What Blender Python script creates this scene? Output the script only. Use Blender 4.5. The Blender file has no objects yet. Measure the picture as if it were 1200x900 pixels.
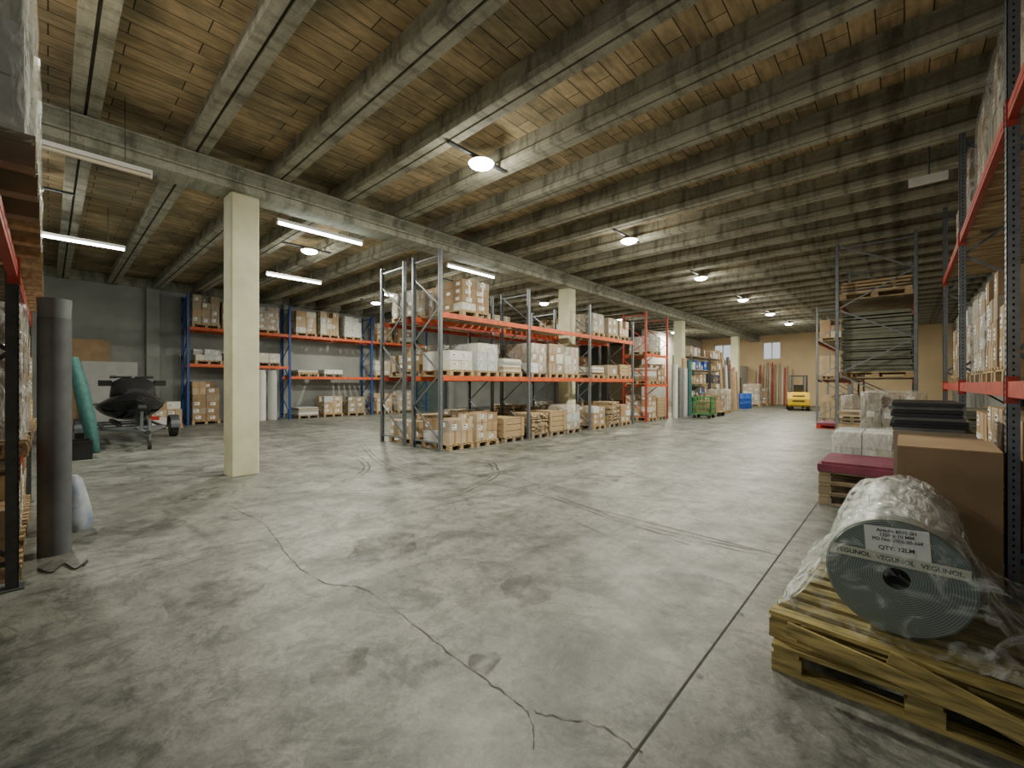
import bpy, math, random
from mathutils import Matrix, Vector, noise, Euler
random.seed(7)
R=random.random
def U(a,b): return a+(b-a)*random.random()
TH=math.radians(42.6); FX,FY=-math.sin(TH),math.cos(TH); RX,RY=math.cos(TH),math.sin(TH)
CH=1.6; FP=500.0
def P(u,v,z=0.0):
    d=(CH-z)*FP/(v-450.0); t=(u-600)/FP
    return (d*(FX+t*RX), d*(FY+t*RY))
# ------------------------------------------------------------------ materials
MATS={}
def newmat(name):
    m=bpy.data.materials.new(name); m.use_nodes=True
    nt=m.node_tree; b=nt.nodes["Principled BSDF"]
    return m,nt,b
def L(nt,a,b): nt.links.new(a,b)
def mat(name,col,rough=0.6,metal=0.0,scale=6.0,var=0.25,bump=0.0,stretch=None,detail=4,col2=None,spec=None):
    if name in MATS: return MATS[name]
    m,nt,b=newmat(name)
    tc=nt.nodes.new('ShaderNodeTexCoord'); mp=nt.nodes.new('ShaderNodeMapping')
    L(nt,tc.outputs['Object'],mp.inputs['Vector'])
    if stretch: mp.inputs['Scale'].default_value=stretch
    n=nt.nodes.new('ShaderNodeTexNoise'); n.inputs['Scale'].default_value=scale; n.inputs['Detail'].default_value=detail
    L(nt,mp.outputs[0],n.inputs['Vector'])
    r=nt.nodes.new('ShaderNodeValToRGB')
    r.color_ramp.elements[0].position=0.3; r.color_ramp.elements[1].position=0.7
    c2=col2 if col2 else tuple(c*(1-var) for c in col)
    r.color_ramp.elements[0].color=(*c2,1)
    r.color_ramp.elements[1].color=(*(min(1,c*(1+var*0.4)) for c in col),1)
    L(nt,n.outputs['Fac'],r.inputs[0]); L(nt,r.outputs[0],b.inputs['Base Color'])
    b.inputs['Roughness'].default_value=rough; b.inputs['Metallic'].default_value=metal
    if spec is not None: b.inputs['Specular IOR Level'].default_value=spec
    if bump>0:
        bp=nt.nodes.new('ShaderNodeBump'); bp.inputs['Strength'].default_value=bump; bp.inputs['Distance'].default_value=0.02
        L(nt,n.outputs['Fac'],bp.inputs['Height']); L(nt,bp.outputs[0],b.inputs['Normal'])
    MATS[name]=m; return m
def emat(name,col,s):
    m,nt,b=newmat(name); b.inputs['Base Color'].default_value=(*col,1)
    b.inputs['Emission Color'].default_value=(*col,1); b.inputs['Emission Strength'].default_value=s
    return m
def tools(nt):
    tc=nt.nodes.new('ShaderNodeTexCoord')
    def nz(s,d=6,rough=.6,dist=0,stretch=None):
        n=nt.nodes.new('ShaderNodeTexNoise'); n.inputs['Scale'].default_value=s; n.inputs['Detail'].default_value=d
        n.inputs['Roughness'].default_value=rough; n.inputs['Distortion'].default_value=dist
        if stretch:
            mp=nt.nodes.new('ShaderNodeMapping'); mp.inputs['Scale'].default_value=stretch; L(nt,tc.outputs['Object'],mp.inputs[0]); L(nt,mp.outputs[0],n.inputs['Vector'])
        else: L(nt,tc.outputs['Object'],n.inputs['Vector'])
        return n.outputs['Fac']
    def ramp(src,p0,c0,p1,c1):
        r=nt.nodes.new('ShaderNodeValToRGB'); e=r.color_ramp.elements
        e[0].position=p0;e[0].color=(*c0,1);e[1].position=p1;e[1].color=(*c1,1)
        L(nt,src,r.inputs[0]); return r.outputs[0]
    def mul(a,bb,f=1.0):
        x=nt.nodes.new('ShaderNodeMix'); x.data_type='RGBA'; x.blend_type='MULTIPLY'; x.inputs[0].default_value=f
        L(nt,a,x.inputs[6]); L(nt,bb,x.inputs[7]); return x.outputs[2]
    return tc,nz,ramp,mul
def floor_mat():
    m,nt,b=newmat('floor_concrete'); tc,nz,ramp,mul=tools(nt)
    a=ramp(nz(.45,9,.68,.8),.34,(.155,.167,.148),.66,(.350,.358,.322))
    c=ramp(nz(2.6,10,.72,.5),.36,(.53,.54,.535),.60,(1,1,1))
    d=ramp(nz(45,4,.7),.3,(.70,.70,.69),.6,(1,1,1))
    e=ramp(nz(1.1,12,.78,1.8),.40,(.50,.52,.52),.49,(1,1,1))
    f=ramp(nz(.9,8,.7,.4,(2.4,.35,1)),.38,(.68,.69,.69),.52,(1,1,1))
    g=ramp(nz(9,8,.75,.6),.38,(.62,.62,.61),.52,(1,1,1))
    col=mul(mul(mul(mul(mul(a,c),d),e),f),g)
    L(nt,col,b.inputs['Base Color'])
    rr=nt.nodes.new('ShaderNodeMapRange'); rr.inputs[3].default_value=.26; rr.inputs[4].default_value=.66
    L(nt,nz(2.2,6),rr.inputs[0]); L(nt,rr.outputs[0],b.inputs['Roughness'])
    bp=nt.nodes.new('ShaderNodeBump'); bp.inputs['Strength'].default_value=.15; bp.inputs['Distance'].default_value=.01
    L(nt,nz(25,6),bp.inputs['Height']); L(nt,bp.outputs[0],b.inputs['Normal'])
    return m
def ceil_mat():
    m,nt,b=newmat('ceiling_boards'); tc,nz,ramp,mul=tools(nt)
    sp=nt.nodes.new('ShaderNodeSeparateXYZ'); cb=nt.nodes.new('ShaderNodeCombineXYZ')
    L(nt,tc.outputs['Object'],sp.inputs[0]); L(nt,sp.outputs['Y'],cb.inputs['X']); L(nt,sp.outputs['X'],cb.inputs['Y'])
    br=nt.nodes.new('ShaderNodeTexBrick'); br.inputs['Scale'].default_value=1.0
    br.inputs['Brick Width'].default_value=1.27; br.inputs['Row Height'].default_value=.24; br.inputs['Mortar Size'].default_value=.007
    br.inputs['Color1'].default_value=(.70,.53,.31,1); br.inputs['Color2'].default_value=(.49,.37,.21,1); br.inputs['Mortar'].default_value=(.08,.06,.035,1)
    L(nt,cb.outputs[0],br.inputs['Vector'])
    col=mul(br.outputs['Color'],ramp(nz(1.5,8,.6,0,(9,1.5,1)),.3,(.6,.6,.6),.7,(1.2,1.2,1.2)))
    col=mul(col,ramp(nz(.6,8,.65,.5),.38,(.42,.47,.50),.58,(1,1,1)))
    L(nt,col,b.inputs['Base Color']); b.inputs['Roughness'].default_value=.85
    return m
def joist_mat(name,c0,c1,drip):
    m,nt,b=newmat(name); tc,nz,ramp,mul=tools(nt)
    col=ramp(nz(1.6,9,.7,.3,(.35,2.5,2.5)),.32,c0,.66,c1)
    col=mul(col,ramp(nz(1.0,6,.7,0,drip),.38,(.48,.48,.46),.52,(1,1,1)))
    col=mul(col,ramp(nz(30,4,.7),.3,(.78,.78,.77),.6,(1,1,1)))
    L(nt,col,b.inputs['Base Color']); b.inputs['Roughness'].default_value=.85
    bp=nt.nodes.new('ShaderNodeBump'); bp.inputs['Strength'].default_value=.4; bp.inputs['Distance'].default_value=.01
    L(nt,nz(14,6),bp.inputs['Height']); L(nt,bp.outputs[0],b.inputs['Normal'])
    return m
def plastic_mat(name,a0,a1,tint=(1,1,1),scale=9,rough=.13,stretch=(1,1,.45),bump=.8,lo=.38,hi=.70):
    m,nt,b=newmat(name); out=nt.nodes['Material Output']
    nt.nodes.remove(b)
    tr=nt.nodes.new('ShaderNodeBsdfTransparent'); tr.inputs[0].default_value=(.95,.97,.96,1)
    pr=nt.nodes.new('ShaderNodeBsdfPrincipled'); pr.inputs['Base Color'].default_value=(*tint,1); pr.inputs['Roughness'].default_value=rough
    tc=nt.nodes.new('ShaderNodeTexCoord'); mp=nt.nodes.new('ShaderNodeMapping'); mp.inputs['Scale'].default_value=stretch
    L(nt,tc.outputs['Object'],mp.inputs[0])
    n=nt.nodes.new('ShaderNodeTexNoise'); n.inputs['Scale'].default_value=scale; n.inputs['Detail'].default_value=5; n.inputs['Distortion'].default_value=1.8
    L(nt,mp.outputs[0],n.inputs['Vector'])
    bp=nt.nodes.new('ShaderNodeBump'); bp.inputs['Strength'].default_value=bump; bp.inputs['Distance'].default_value=.05
    L(nt,n.outputs['Fac'],bp.inputs['Height']); L(nt,bp.outputs[0],pr.inputs['Normal'])
    r=nt.nodes.new('ShaderNodeMapRange'); r.inputs[1].default_value=lo; r.inputs[2].default_value=hi; r.inputs[3].default_value=a0; r.inputs[4].default_value=a1
    L(nt,n.outputs['Fac'],r.inputs[0])
    mx=nt.nodes.new('ShaderNodeMixShader'); L(nt,r.outputs[0],mx.inputs[0]); L(nt,tr.outputs[0],mx.inputs[1]); L(nt,pr.outputs[0],mx.inputs[2])
    L(nt,mx.outputs[0],out.inputs[0]); return m
def decal_mat(name,col,alpha,scale,lo=.35,hi=.65):
    m,nt,b=newmat(name); out=nt.nodes['Material Output']
    b.inputs['Base Color'].default_value=(*col,1); b.inputs['Roughness'].default_value=.7
    tr=nt.nodes.new('ShaderNodeBsdfTransparent'); tc=nt.nodes.new('ShaderNodeTexCoord')
    n=nt.nodes.new('ShaderNodeTexNoise'); n.inputs['Scale'].default_value=scale; n.inputs['Detail'].default_value=8
    L(nt,tc.outputs['Object'],n.inputs['Vector'])
    r=nt.nodes.new('ShaderNodeMapRange'); r.inputs[1].default_value=lo; r.inputs[2].default_value=hi; r.inputs[3].default_value=0; r.inputs[4].default_value=alpha
    L(nt,n.outputs['Fac'],r.inputs[0])
    mx=nt.nodes.new('ShaderNodeMixShader'); L(nt,r.outputs[0],mx.inputs[0]); L(nt,tr.outputs[0],mx.inputs[1]); L(nt,b.outputs[0],mx.inputs[2]); L(nt,mx.outputs[0],out.inputs[0])
    return m

M_floor=floor_mat(); M_ceil=ceil_mat()
M_conc=joist_mat('joist_concrete',(.26,.25,.19),(.48,.465,.37),(3,.6,.6))
M_gird=joist_mat('girder_concrete',(.34,.35,.28),(.52,.53,.44),(.6,2.5,.6))
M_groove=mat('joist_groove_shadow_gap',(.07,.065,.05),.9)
M_col=mat('column_paint',(.68,.67,.47),.7,scale=2.2,var=.2,bump=.2,detail=8)
M_wallg=mat('wall_grey_plaster',(.35,.37,.35),.85,scale=.8,var=.25,detail=7)
M_wallb=mat('wall_beige_plaster',(.80,.62,.38),.8,scale=.8,var=.12)
M_wallw=mat('wall_white_plaster',(.62,.61,.55),.8,scale=.8,var=.12)
M_steel=mat('galvanised_steel',(.22,.24,.26),.45,.5,scale=12,var=.25)
M_dsteel=mat('dark_steel',(.10,.11,.12),.5,.5,scale=12,var=.3)
M_blue=mat('rack_blue_paint',(.015,.07,.28),.45,scale=8,var=.2)
M_orange=mat('rack_orange_paint',(.62,.11,.03),.5,scale=8,var=.3)
M_red=mat('rack_red_paint',(.42,.055,.035),.5,scale=8,var=.3)
M_slot=mat('slot_black',(.02,.02,.02),.9)
M_cards=[mat('cardboard_%s'%n,c,.8,scale=4,var=.2) for n,c in (('tan',(.42,.29,.165)),('brown',(.31,.21,.12)),('pale',(.50,.385,.25)),('grey',(.34,.285,.21)))]
M_whites=[mat('paper_white_%s'%n,c,.7,scale=4,var=.1) for n,c in (('a',(.66,.66,.63)),('b',(.48,.49,.48)),('c',(.58,.56,.46)))]
M_tape=mat('packing_tape',(.34,.23,.11),.3,scale=4,var=.1)
M_label=mat('label_paper',(.78,.78,.76),.6,scale=20,var=.05)
M_print=mat('label_print',(.06,.06,.06),.7,scale=60,var=.4)
M_wood=mat('pallet_wood',(.46,.33,.18),.8,scale=5,var=.4,bump=.3,stretch=(1,6,6))
M_wood2=mat('pallet_wood_grey',(.31,.245,.16),.85,scale=5,var=.4,bump=.3)
M_woody=mat('pallet_wood_yellow',(.42,.33,.115),.7,scale=5,var=.65,bump=.4,stretch=(1,7,7),detail=8)
M_black=mat('black_plastic',(.02,.021,.023),.4,scale=8,var=.3)
M_gloss=mat('black_gelcoat',(.015,.016,.018),.12,scale=8,var=.1)
M_rubber=mat('rubber',(.03,.03,.03),.8,scale=20,var=.3)
M_teal=mat('teal_fabric',(.04,.14,.13),.7,scale=10,var=.3,bump=.2)
M_maroon=mat('maroon_board',(.20,.04,.075),.6,scale=6,var=.4)
M_grey=mat('grey_sheet',(.17,.185,.19),.55,scale=6,var=.2)
M_dgrey=mat('dark_grey_carpet',(.115,.125,.135),.6,scale=6,var=.25)
M_ggrey=mat('green_grey_sheet',(.20,.21,.16),.7,scale=5,var=.3)
M_yel=mat('forklift_yellow',(.85,.55,.03),.4,scale=5,var=.1)
M_green=mat('green_paint',(.05,.30,.09),.45,scale=5,var=.2)
M_bluep=mat('blue_plastic',(.02,.10,.45),.4,scale=5,var=.2)
M_redp=mat('red_paint',(.50,.03,.02),.4,scale=5,var=.2)
M_white=mat('white_enamel',(.75,.75,.74),.4,scale=5,var=.05)
M_shut=mat('shutter_green_grey',(.10,.15,.13),.5,scale=5,var=.2)
M_bluebag=mat('blue_grey_bag',(.16,.22,.34),.5,scale=5,var=.1,bump=.4,col2=(.5,.53,.56))
M_wrap=plastic_mat('stretch_wrap',.07,.42)
M_film=plastic_mat('clear_film',.12,.85,(.93,.96,.96),6,.09,(1.6,.5,1),1.0,.40,.66)
M_filmf=plastic_mat('clear_film_front',.02,.42,(.90,.95,.93),5,.07,(1,1,1.6),1.0,.48,.70)
M_bulb=emat('led_lens',(1,.98,.9),60)
M_tube=emat('fluorescent_tube',(.92,1,.95),20)
M_tubeoff=mat('tube_off',(.75,.66,.52),.4,scale=4,var=.1)
M_mark=decal_mat('tyre_rubber_mark',(.04,.045,.045),.42,2.2,.38,.6)
M_mark2=decal_mat('dirt_mark',(.07,.07,.065),.28,1.6,.45,.65)
M_crack=decal_mat('crack_dark',(.045,.045,.04),.85,6,.25,.5)
M_joint=mat('joint_dark',(.065,.065,.06),.9,scale=15,var=.5)
M_stain=decal_mat('oil_stain',(.05,.05,.045),.6,9)
M_stain2=decal_mat('grease_patch',(.06,.065,.055),.40,4,.42,.66)
M_scuff=decal_mat('floor_scuff',(.06,.065,.06),.26,5,.42,.68)
# ------------------------------------------------------------------ builder
class B:
    def __init__(s,name): s.name=name;s.v=[];s.f=[];s.mi=[];s.sm=[];s.mats=[];s.M=Matrix.Identity(4)
    def add(s,vs,fs,m,smooth=False):
        if m not in s.mats: s.mats.append(m)
        k=s.mats.index(m); o=len(s.v)
        s.v+= [tuple(s.M@Vector(p)) for p in vs]
        for f in fs: s.f.append([i+o for i in f]); s.mi.append(k); s.sm.append(smooth)
    def box(s,x0,x1,y0,y1,z0,z1,m):
        vs=[(x0,y0,z0),(x1,y0,z0),(x1,y1,z0),(x0,y1,z0),(x0,y0,z1),(x1,y0,z1),(x1,y1,z1),(x0,y1,z1)]
        s.add(vs,[(3,2,1,0),(4,5,6,7),(0,1,5,4),(1,2,6,5),(2,3,7,6),(3,0,4,7)],m)
    def rbox(s,c,sz,m,rot=(0,0,0)):
        old=s.M
        s.M=old@Matrix.Translation(c)@Euler(rot).to_matrix().to_4x4()
        s.box(-sz[0]/2,sz[0]/2,-sz[1]/2,sz[1]/2,-sz[2]/2,sz[2]/2,m); s.M=old
    def cyl(s,p0,p1,r,m,n=12,r2=None,smooth=True,caps=True):
        p0=Vector(p0);p1=Vector(p1); r2=r if r2 is None else r2
        d=(p1-p0).normalized(); a=Vector((0,0,1)) if abs(d.z)<.9 else Vector((1,0,0))
        e1=d.cross(a).normalized(); e2=d.cross(e1)
        vs=[]
        for q,rr in ((p0,r),(p1,r2)):
            for i in range(n):
                t=2*math.pi*i/n+math.pi/n; vs.append(q+e1*math.cos(t)*rr+e2*math.sin(t)*rr)
        s.add(vs,[(i,i+n,(i+1)%n+n,(i+1)%n) for i in range(n)],m,smooth)
        if caps: s.add(vs,[tuple(range(n)),tuple(range(2*n-1,n-1,-1))],m)
    def bar(s,p0,p1,w,m): s.cyl(p0,p1,w*.707,m,n=4,smooth=False)
    def loft(s,rings,m,smooth=True,closed=True,caps=True):
        n=len(rings[0]); vs=[p for r in rings for p in r]; fs=[]
        for j in range(len(rings)-1):
            for i in range(n if closed else n-1):
                a=j*n+i;b=j*n+(i+1)%n; fs.append((a,b,b+n,a+n))
        s.add(vs,fs,m,smooth)
        if caps and closed: s.add(rings[0],[tuple(range(n-1,-1,-1))],m,smooth); s.add(rings[-1],[tuple(range(n))],m,smooth)
    def done(s,parent=None,origin=None,bevel=0):
        me=bpy.data.meshes.new(s.name)
        xs=[p[0] for p in s.v];ys=[p[1] for p in s.v];zs=[p[2] for p in s.v]
        o=origin or ((min(xs)+max(xs))/2,(min(ys)+max(ys))/2,min(zs))
        me.from_pydata([(p[0]-o[0],p[1]-o[1],p[2]-o[2]) for p in s.v],[],s.f)
        for m in s.mats: me.materials.append(m)
        me.polygons.foreach_set('material_index',s.mi); me.polygons.foreach_set('use_smooth',s.sm)
        me.update(); ob=bpy.data.objects.new(s.name,me); ob.location=o
        bpy.context.scene.collection.objects.link(ob)
        if bevel:
            bv=ob.modifiers.new('bevel','BEVEL'); bv.width=bevel; bv.segments=2; bv.limit_method='ANGLE'
        if parent: ob.parent=parent; ob.matrix_parent_inverse=parent.matrix_world.inverted()
        return ob
def T(x,y,z=0,rz=0): return Matrix.Translation((x,y,z))@Matrix.Rotation(rz,4,'Z')
def empty(name,loc):
    e=bpy.data.objects.new(name,None); e.location=loc; e.empty_display_size=.2
    bpy.context.scene.collection.objects.link(e); bpy.context.view_layer.update(); return e
# ------------------------------------------------------------------ room shell
X0,X1,Y0,Y1=-22.0,2.2,-4.5,38.0; ZC=5.72
b=B('floor'); b.box(X0-.3,X1+.3,Y0-.3,Y1+.3,-.2,0,M_floor); b.done(origin=(0,0,0))
b=B('ceiling'); b.box(X0-.3,X1+.3,Y0-.3,Y1+.3,ZC,ZC+.2,M_ceil); b.done(origin=(0,0,ZC))
b=B('wall_left'); b.box(X0-.25,X0,Y0,Y1,0,ZC,M_wallg)
for y in (-2.2,2.8,7.8,12.8,17.8,22.8,27.8): b.box(X0,X0+.25,y-.2,y+.2,0,ZC,M_wallg)
b.box(X0,X0+.2,Y0,Y1,ZC-.35,ZC-.02,M_gird)
b.done(origin=(X0,0,0))
b=B('wall_right'); b.box(X1,X1+.25,Y0,Y1,0,ZC,M_wallg); b.done(origin=(X1,0,0))
b=B('wall_front'); # behind the photographer; unseen gate opening added to let in fill light
b.box(X0,-5.0,Y0-.25,Y0,0,ZC,M_wallg); b.box(1.6,X1,Y0-.25,Y0,0,ZC,M_wallg); b.box(-5,1.6,Y0-.25,Y0,4.7,ZC,M_wallg)
b.done(origin=(0,Y0,0))
def wx(u,Y):
    t=(u-600)/FP; return Y*(FX+t*RX)/(FY+t*RY)
def zz(u,v,Y):
    t=(u-600)/FP; d=Y/(FY+t*RY); return CH+(450-v)/FP*d
wins=[(wx(837,Y1),wx(857,Y1)),(wx(894,Y1),wx(915,Y1))]
z0,z1=zz(850,423,Y1),zz(850,404,Y1)
b=B('wall_back'); xs=[X0]+[q for w in wins for q in w]+[X1]
for i in range(0,len(xs),2): b.box(xs[i],xs[i+1],Y1,Y1+.25,0,ZC,M_wallb)
for w in wins:
    b.box(w[0],w[1],Y1,Y1+.25,0,z0,M_wallb); b.box(w[0],w[1],Y1,Y1+.25,z1,ZC,M_wallb)
b.done(origin=(0,Y1,0))
for i,w in enumerate(wins):
    b=B('window_%d'%(i+1)); fr=M_white
    b.box(w[0],w[0]+.06,Y1+.05,Y1+.13,z0,z1,fr); b.box(w[1]-.06,w[1],Y1+.05,Y1+.13,z0,z1,fr)
    b.box(w[0],w[1],Y1+.05,Y1+.13,z0,z0+.06,fr); b.box(w[0],w[1],Y1+.05,Y1+.13,z1-.06,z1,fr)
    b.box((w[0]+w[1])/2-.03,(w[0]+w[1])/2+.03,Y1+.05,Y1+.13,z0,z1,fr)
    b.done()
# joists
y=-3.46; JY=[]
while y<Y1:
    b=B('ceiling_joist'); JY.append(y)
    for s in (-1,1):
        prof=[(s*.018,5.34),(s*.15,5.34),(s*.15,5.44),(s*.085,5.51),(s*.085,ZC),(s*.018,ZC)]
        if s<0: prof=prof[::-1]
        b.loft([[(x,y+p[0],p[1]) for p in prof] for x in (X1,X0)],M_conc,smooth=False)
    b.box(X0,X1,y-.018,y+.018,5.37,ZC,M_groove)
    b.done(); y+=1.27
# girder
b=B('concrete_girder'); gx=-8.66
prof=[(-.26,4.92),(.26,4.92),(.26,5.04),(.17,5.10),(.17,5.24),(.26,5.29),(.26,5.338),(-.26,5.338),(-.26,5.29),(-.17,5.24),(-.17,5.10),(-.26,5.04)]
b.loft([[(gx+p[0],yy,p[1]) for p in prof] for yy in (Y0+.01,Y1-.01)],M_gird,smooth=False); b.done()
b=B('cable_conduit'); b.cyl((gx+.29,Y0+.01,5.065),(gx+.29,Y1-.01,5.065),.025,M_gird,n=8); b.cyl((gx+.285,Y0+.01,5.31),(gx+.285,Y1-.01,5.31),.02,M_gird,n=8); b.done()
for y in (2.35,12.38,22.6,32.7):
    b=B('column'); s=.225; c=.03
    pr=[(-s+c,-s),(s-c,-s),(s,-s+c),(s,s-c),(s-c,s),(-s+c,s),(-s,s-c),(-s,-s+c)]
    b.loft([[(gx-.09+p[0],y+p[1],z) for p in pr] for z in (0,4.919)],M_col,smooth=False); b.done()
b=B('door_1'); y0,y1=15.2,17.45
for i in range(26):
    z=i*.12; b.box(X0+.02,X0+.05+.02*(i%2),y0,y1,z,z+.115,M_shut)
b.box(X0+.01,X0+.35,y0-.1,y1+.1,3.12,3.5,M_dsteel); b.box(X0+.01,X0+.12,y0-.1,y0,0,3.12,M_dsteel); b.box(X0+.01,X0+.12,y1,y1+.1,0,3.12,M_dsteel); b.done()
b=B('wall_partition'); b.box(-13.0,-12.8,27,Y1,0,5.3,M_wallw); b.done()
# ------------------------------------------------------------------ floor marks
def smooth_pts(pts,n=8):
    out=[]; P4=[pts[0]]+pts+[pts[-1]]
    for i in range(1,len(P4)-2):
        p0,p1,p2,p3=P4[i-1:i+3]
        for j in range(n):
            t=j/n
            out.append(tuple(.5*((2*p1[q])+(-p0[q]+p2[q])*t+(2*p0[q]-5*p1[q]+4*p2[q]-p3[q])*t*t+(-p0[q]+3*p1[q]-3*p2[q]+p3[q])*t**3) for q in (0,1)))
    out.append(pts[-1]); return out
def strip(b,pts,w,m,z,jit=0,sm=True,off=0,taper=False):
    pts=smooth_pts(pts) if sm else pts
    L1=[];L2=[]; n=len(pts)
    for i,p in enumerate(pts):
        a=pts[max(0,i-1)];c=pts[min(n-1,i+1)]
        dx,dy=c[0]-a[0],c[1]-a[1]; l=math.hypot(dx,dy) or 1
        nx,ny=-dy/l,dx/l; ww=w*(1+jit*U(-1,1)); j=jit*w*U(-2,2)+off; ox,oy=nx*j,ny*j
        if taper: ww*=min(1,i/6,(n-1-i)/6)+.02
        L1.append((p[0]+nx*ww/2+ox,p[1]+ny*ww/2+oy,z)); L2.append((p[0]-nx*ww/2+ox,p[1]-ny*ww/2+oy,z))
    b.add(L1+L2,[(i,i+n,i+n+1,i+1) for i in range(n-1)],m)
def PP(l): return [P(*q) for q in l]
b=B('floor_expansion_joints')
strip(b,[(-.86,.3),(-.86,36)],.012,M_joint,.002,sm=False)
strip(b,[(-4.9,4.85),(-.86,4.62)],.010,M_joint,.002,sm=False)
strip(b,[(-7.9,11),(-.86,10.8)],.008,M_joint,.002,sm=False)
b.done()
b=B('floor_cracks')
strip(b,PP([(262,590),(310,615),(340,655),(380,683),(430,692),(500,745),(560,790),(602,820),(640,838),(700,850),(752,884)]),.0065,M_crack,.003,jit=.8)
strip(b,PP([(602,820),(622,842),(625,880)]),.004,M_crack,.003,jit=.7)
strip(b,PP([(810,640),(700,600),(640,585),(590,572)]),.006,M_crack,.003,jit=.7)
b.done()
b=B('tyre_marks')
for pts in ([(300,515),(400,545),(480,560),(560,566),(578,548),(520,534),(450,524),(380,520)],
            [(440,520),(500,545),(570,557),(575,542),(540,535)],
            [(571,560),(520,583),(400,580),(250,600)],
            [(330,528),(400,530),(430,548),(380,572),(300,580)],
            [(575,566),(640,580),(740,614),(850,640),(930,657)],
            [(600,530),(660,520),(760,508),(850,500)],
            [(420,515),(450,545),(520,560),(600,552),(700,540)]):
    q=PP(pts)
    for o in(-.05,.05): strip(b,q,.04,M_mark,.004,jit=.05,off=o,taper=True)
for pts in ([(130,560),(260,640),(350,690),(380,700)],[(650,600),(760,650),(870,690)]):
    strip(b,PP(pts),.07,M_mark2,.004,jit=.05,taper=True)
b.done()
b=B('floor_scuffs')
for i in range(46):
    x=U(-9,-1); y=U(1.0,14); a=U(-.5,.5)+random.choice([0,math.pi/2]); l=U(.5,2.2); c=U(-.25,.25)
    pts=[(x+math.cos(a+c*k/4)*l*k/8,y+math.sin(a+c*k/4)*l*k/8) for k in range(9)]
    strip(b,pts,U(.02,.10),M_scuff,.0035,jit=.1,taper=True)
b.done()
b=B('oil_stains')
for (u,v,r,mm) in ((567,776,.09,M_stain),(868,720,.02,M_stain),(820,793,.02,M_stain),(450,640,.35,M_stain2),(250,700,.3,M_stain2),(700,560,.4,M_stain2),(620,690,.22,M_stain2),(400,780,.16,M_stain2),(160,620,.4,M_stain2)):
    c=P(u,v); n=22; ph=U(0,9)
    ring=[(c[0]+math.cos(6.283*i/n)*r*(1+.4*noise.noise(Vector((math.cos(6.283*i/n)*1.6+ph,math.sin(6.283*i/n)*1.6,ph)))),c[1]+math.sin(6.283*i/n)*r*(1+.4*noise.noise(Vector((math.cos(6.283*i/n)*1.6+ph,math.sin(6.283*i/n)*1.6,ph)))),.005) for i in range(n)]
    b.add(ring,[tuple(range(n))],mm)
b.done()
# ------------------------------------------------------------------ pallets & loads
def pallet(b,w=.8,l=1.2,wood=None,z=0.0):
    wood=wood or M_wood
    for yy in (-w/2+.05,0,w/2-.05):
        b.box(-l/2,l/2,yy-.05,yy+.05,z,z+.022,wood)
        for xx in (-l/2+.07,0,l/2-.07): b.box(xx-.07,xx+.07,yy-.045,yy+.045,z+.022,z+.1,wood)
    for xx in (-l/2+.07,0,l/2-.07): b.box(xx-.06,xx+.06,-w/2,w/2,z+.1,z+.122,wood)
    n=max(5,int(w/.14))
    for i in range(n):
        yy=-w/2+.05+(w-.1)*i/(n-1); b.box(-l/2,l/2,yy-.045,yy+.045,z+.122,z+.144,wood)
def carton(b,x0,x1,y0,y1,z0,z1,m,lab=True):
    b.box(x0,x1,y0,y1,z0,z1,m)
    e=.0015; yc=(y0+y1)/2
    if m in M_cards: b.box(x0-e,x1+e,yc-.03,yc+.03,z0,z1+e,M_tape)
    if lab and R()<.75:
        w=min(.22,(y1-y0)*.4); h=min(.14,(z1-z0)*.5); a=y0+U(.05,.5)*(y1-y0-w); c=z0+U(.2,.8)*(z1-z0-h)
        b.box(x1,x1+.003,a,a+w,c,c+h,M_label)
        b.box(x1+.003,x1+.004,a+.01,a+w*.6,c+h*.62,c+h*.82,M_print); b.box(x1+.003,x1+.004,a+.01,a+w*.85,c+h*.2,c+h*.3,M_print)
    if lab and R()<.5:
        w=min(.22,(x1-x0)*.4); h=min(.12,(z1-z0)*.4); a=x0+U(.1,.5)*(x1-x0-w); c=z0+U(.2,.8)*(z1-z0-h)
        b.box(a,a+w,y0-.003,y0,c,c+h,M_label)
def wrap(b,x0,x1,y0,y1,z0,z1,m,amp=.02):
    n=5; nz=max(4,int((z1-z0)/.12)); per=[]
    for i in range(n): per.append((x0+(x1-x0)*i/n,y0))
    for i in range(n): per.append((x1,y0+(y1-y0)*i/n))
    for i in range(n): per.append((x1-(x1-x0)*i/n,y1))
    for i in range(n): per.append((x0,y1-(y1-y0)*i/n))
    cx,cy=(x0+x1)/2,(y0+y1)/2; rings=[]
    for j in range(nz+1):
        z=z0+(z1-z0)*j/nz; ring=[]
        for p in per:
            k=1+.012+R()*amp/ max(.3,(x1-x0)/2); ring.append((cx+(p[0]-cx)*k,cy+(p[1]-cy)*k,z+.012*R()))
        rings.append(ring)
    rings.append([(cx+(p[0]-cx)*.6,cy+(p[1]-cy)*.6,z1+.02+U(0,.02)) for p in per])
    b.loft(rings,m)
NAMES={'cartons':'pallet_of_cardboard_boxes','white':'pallet_of_white_boxes','sheets':'pallet_of_flat_packs','lumber':'stack_of_timber','crate':'wooden_crate','wrapped':'shrink_wrapped_pallet','wwrapped':'shrink_wrapped_white_pallet','black':'pallet_of_black_sheets','dark':'pallet_of_grey_sheets'}
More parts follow.
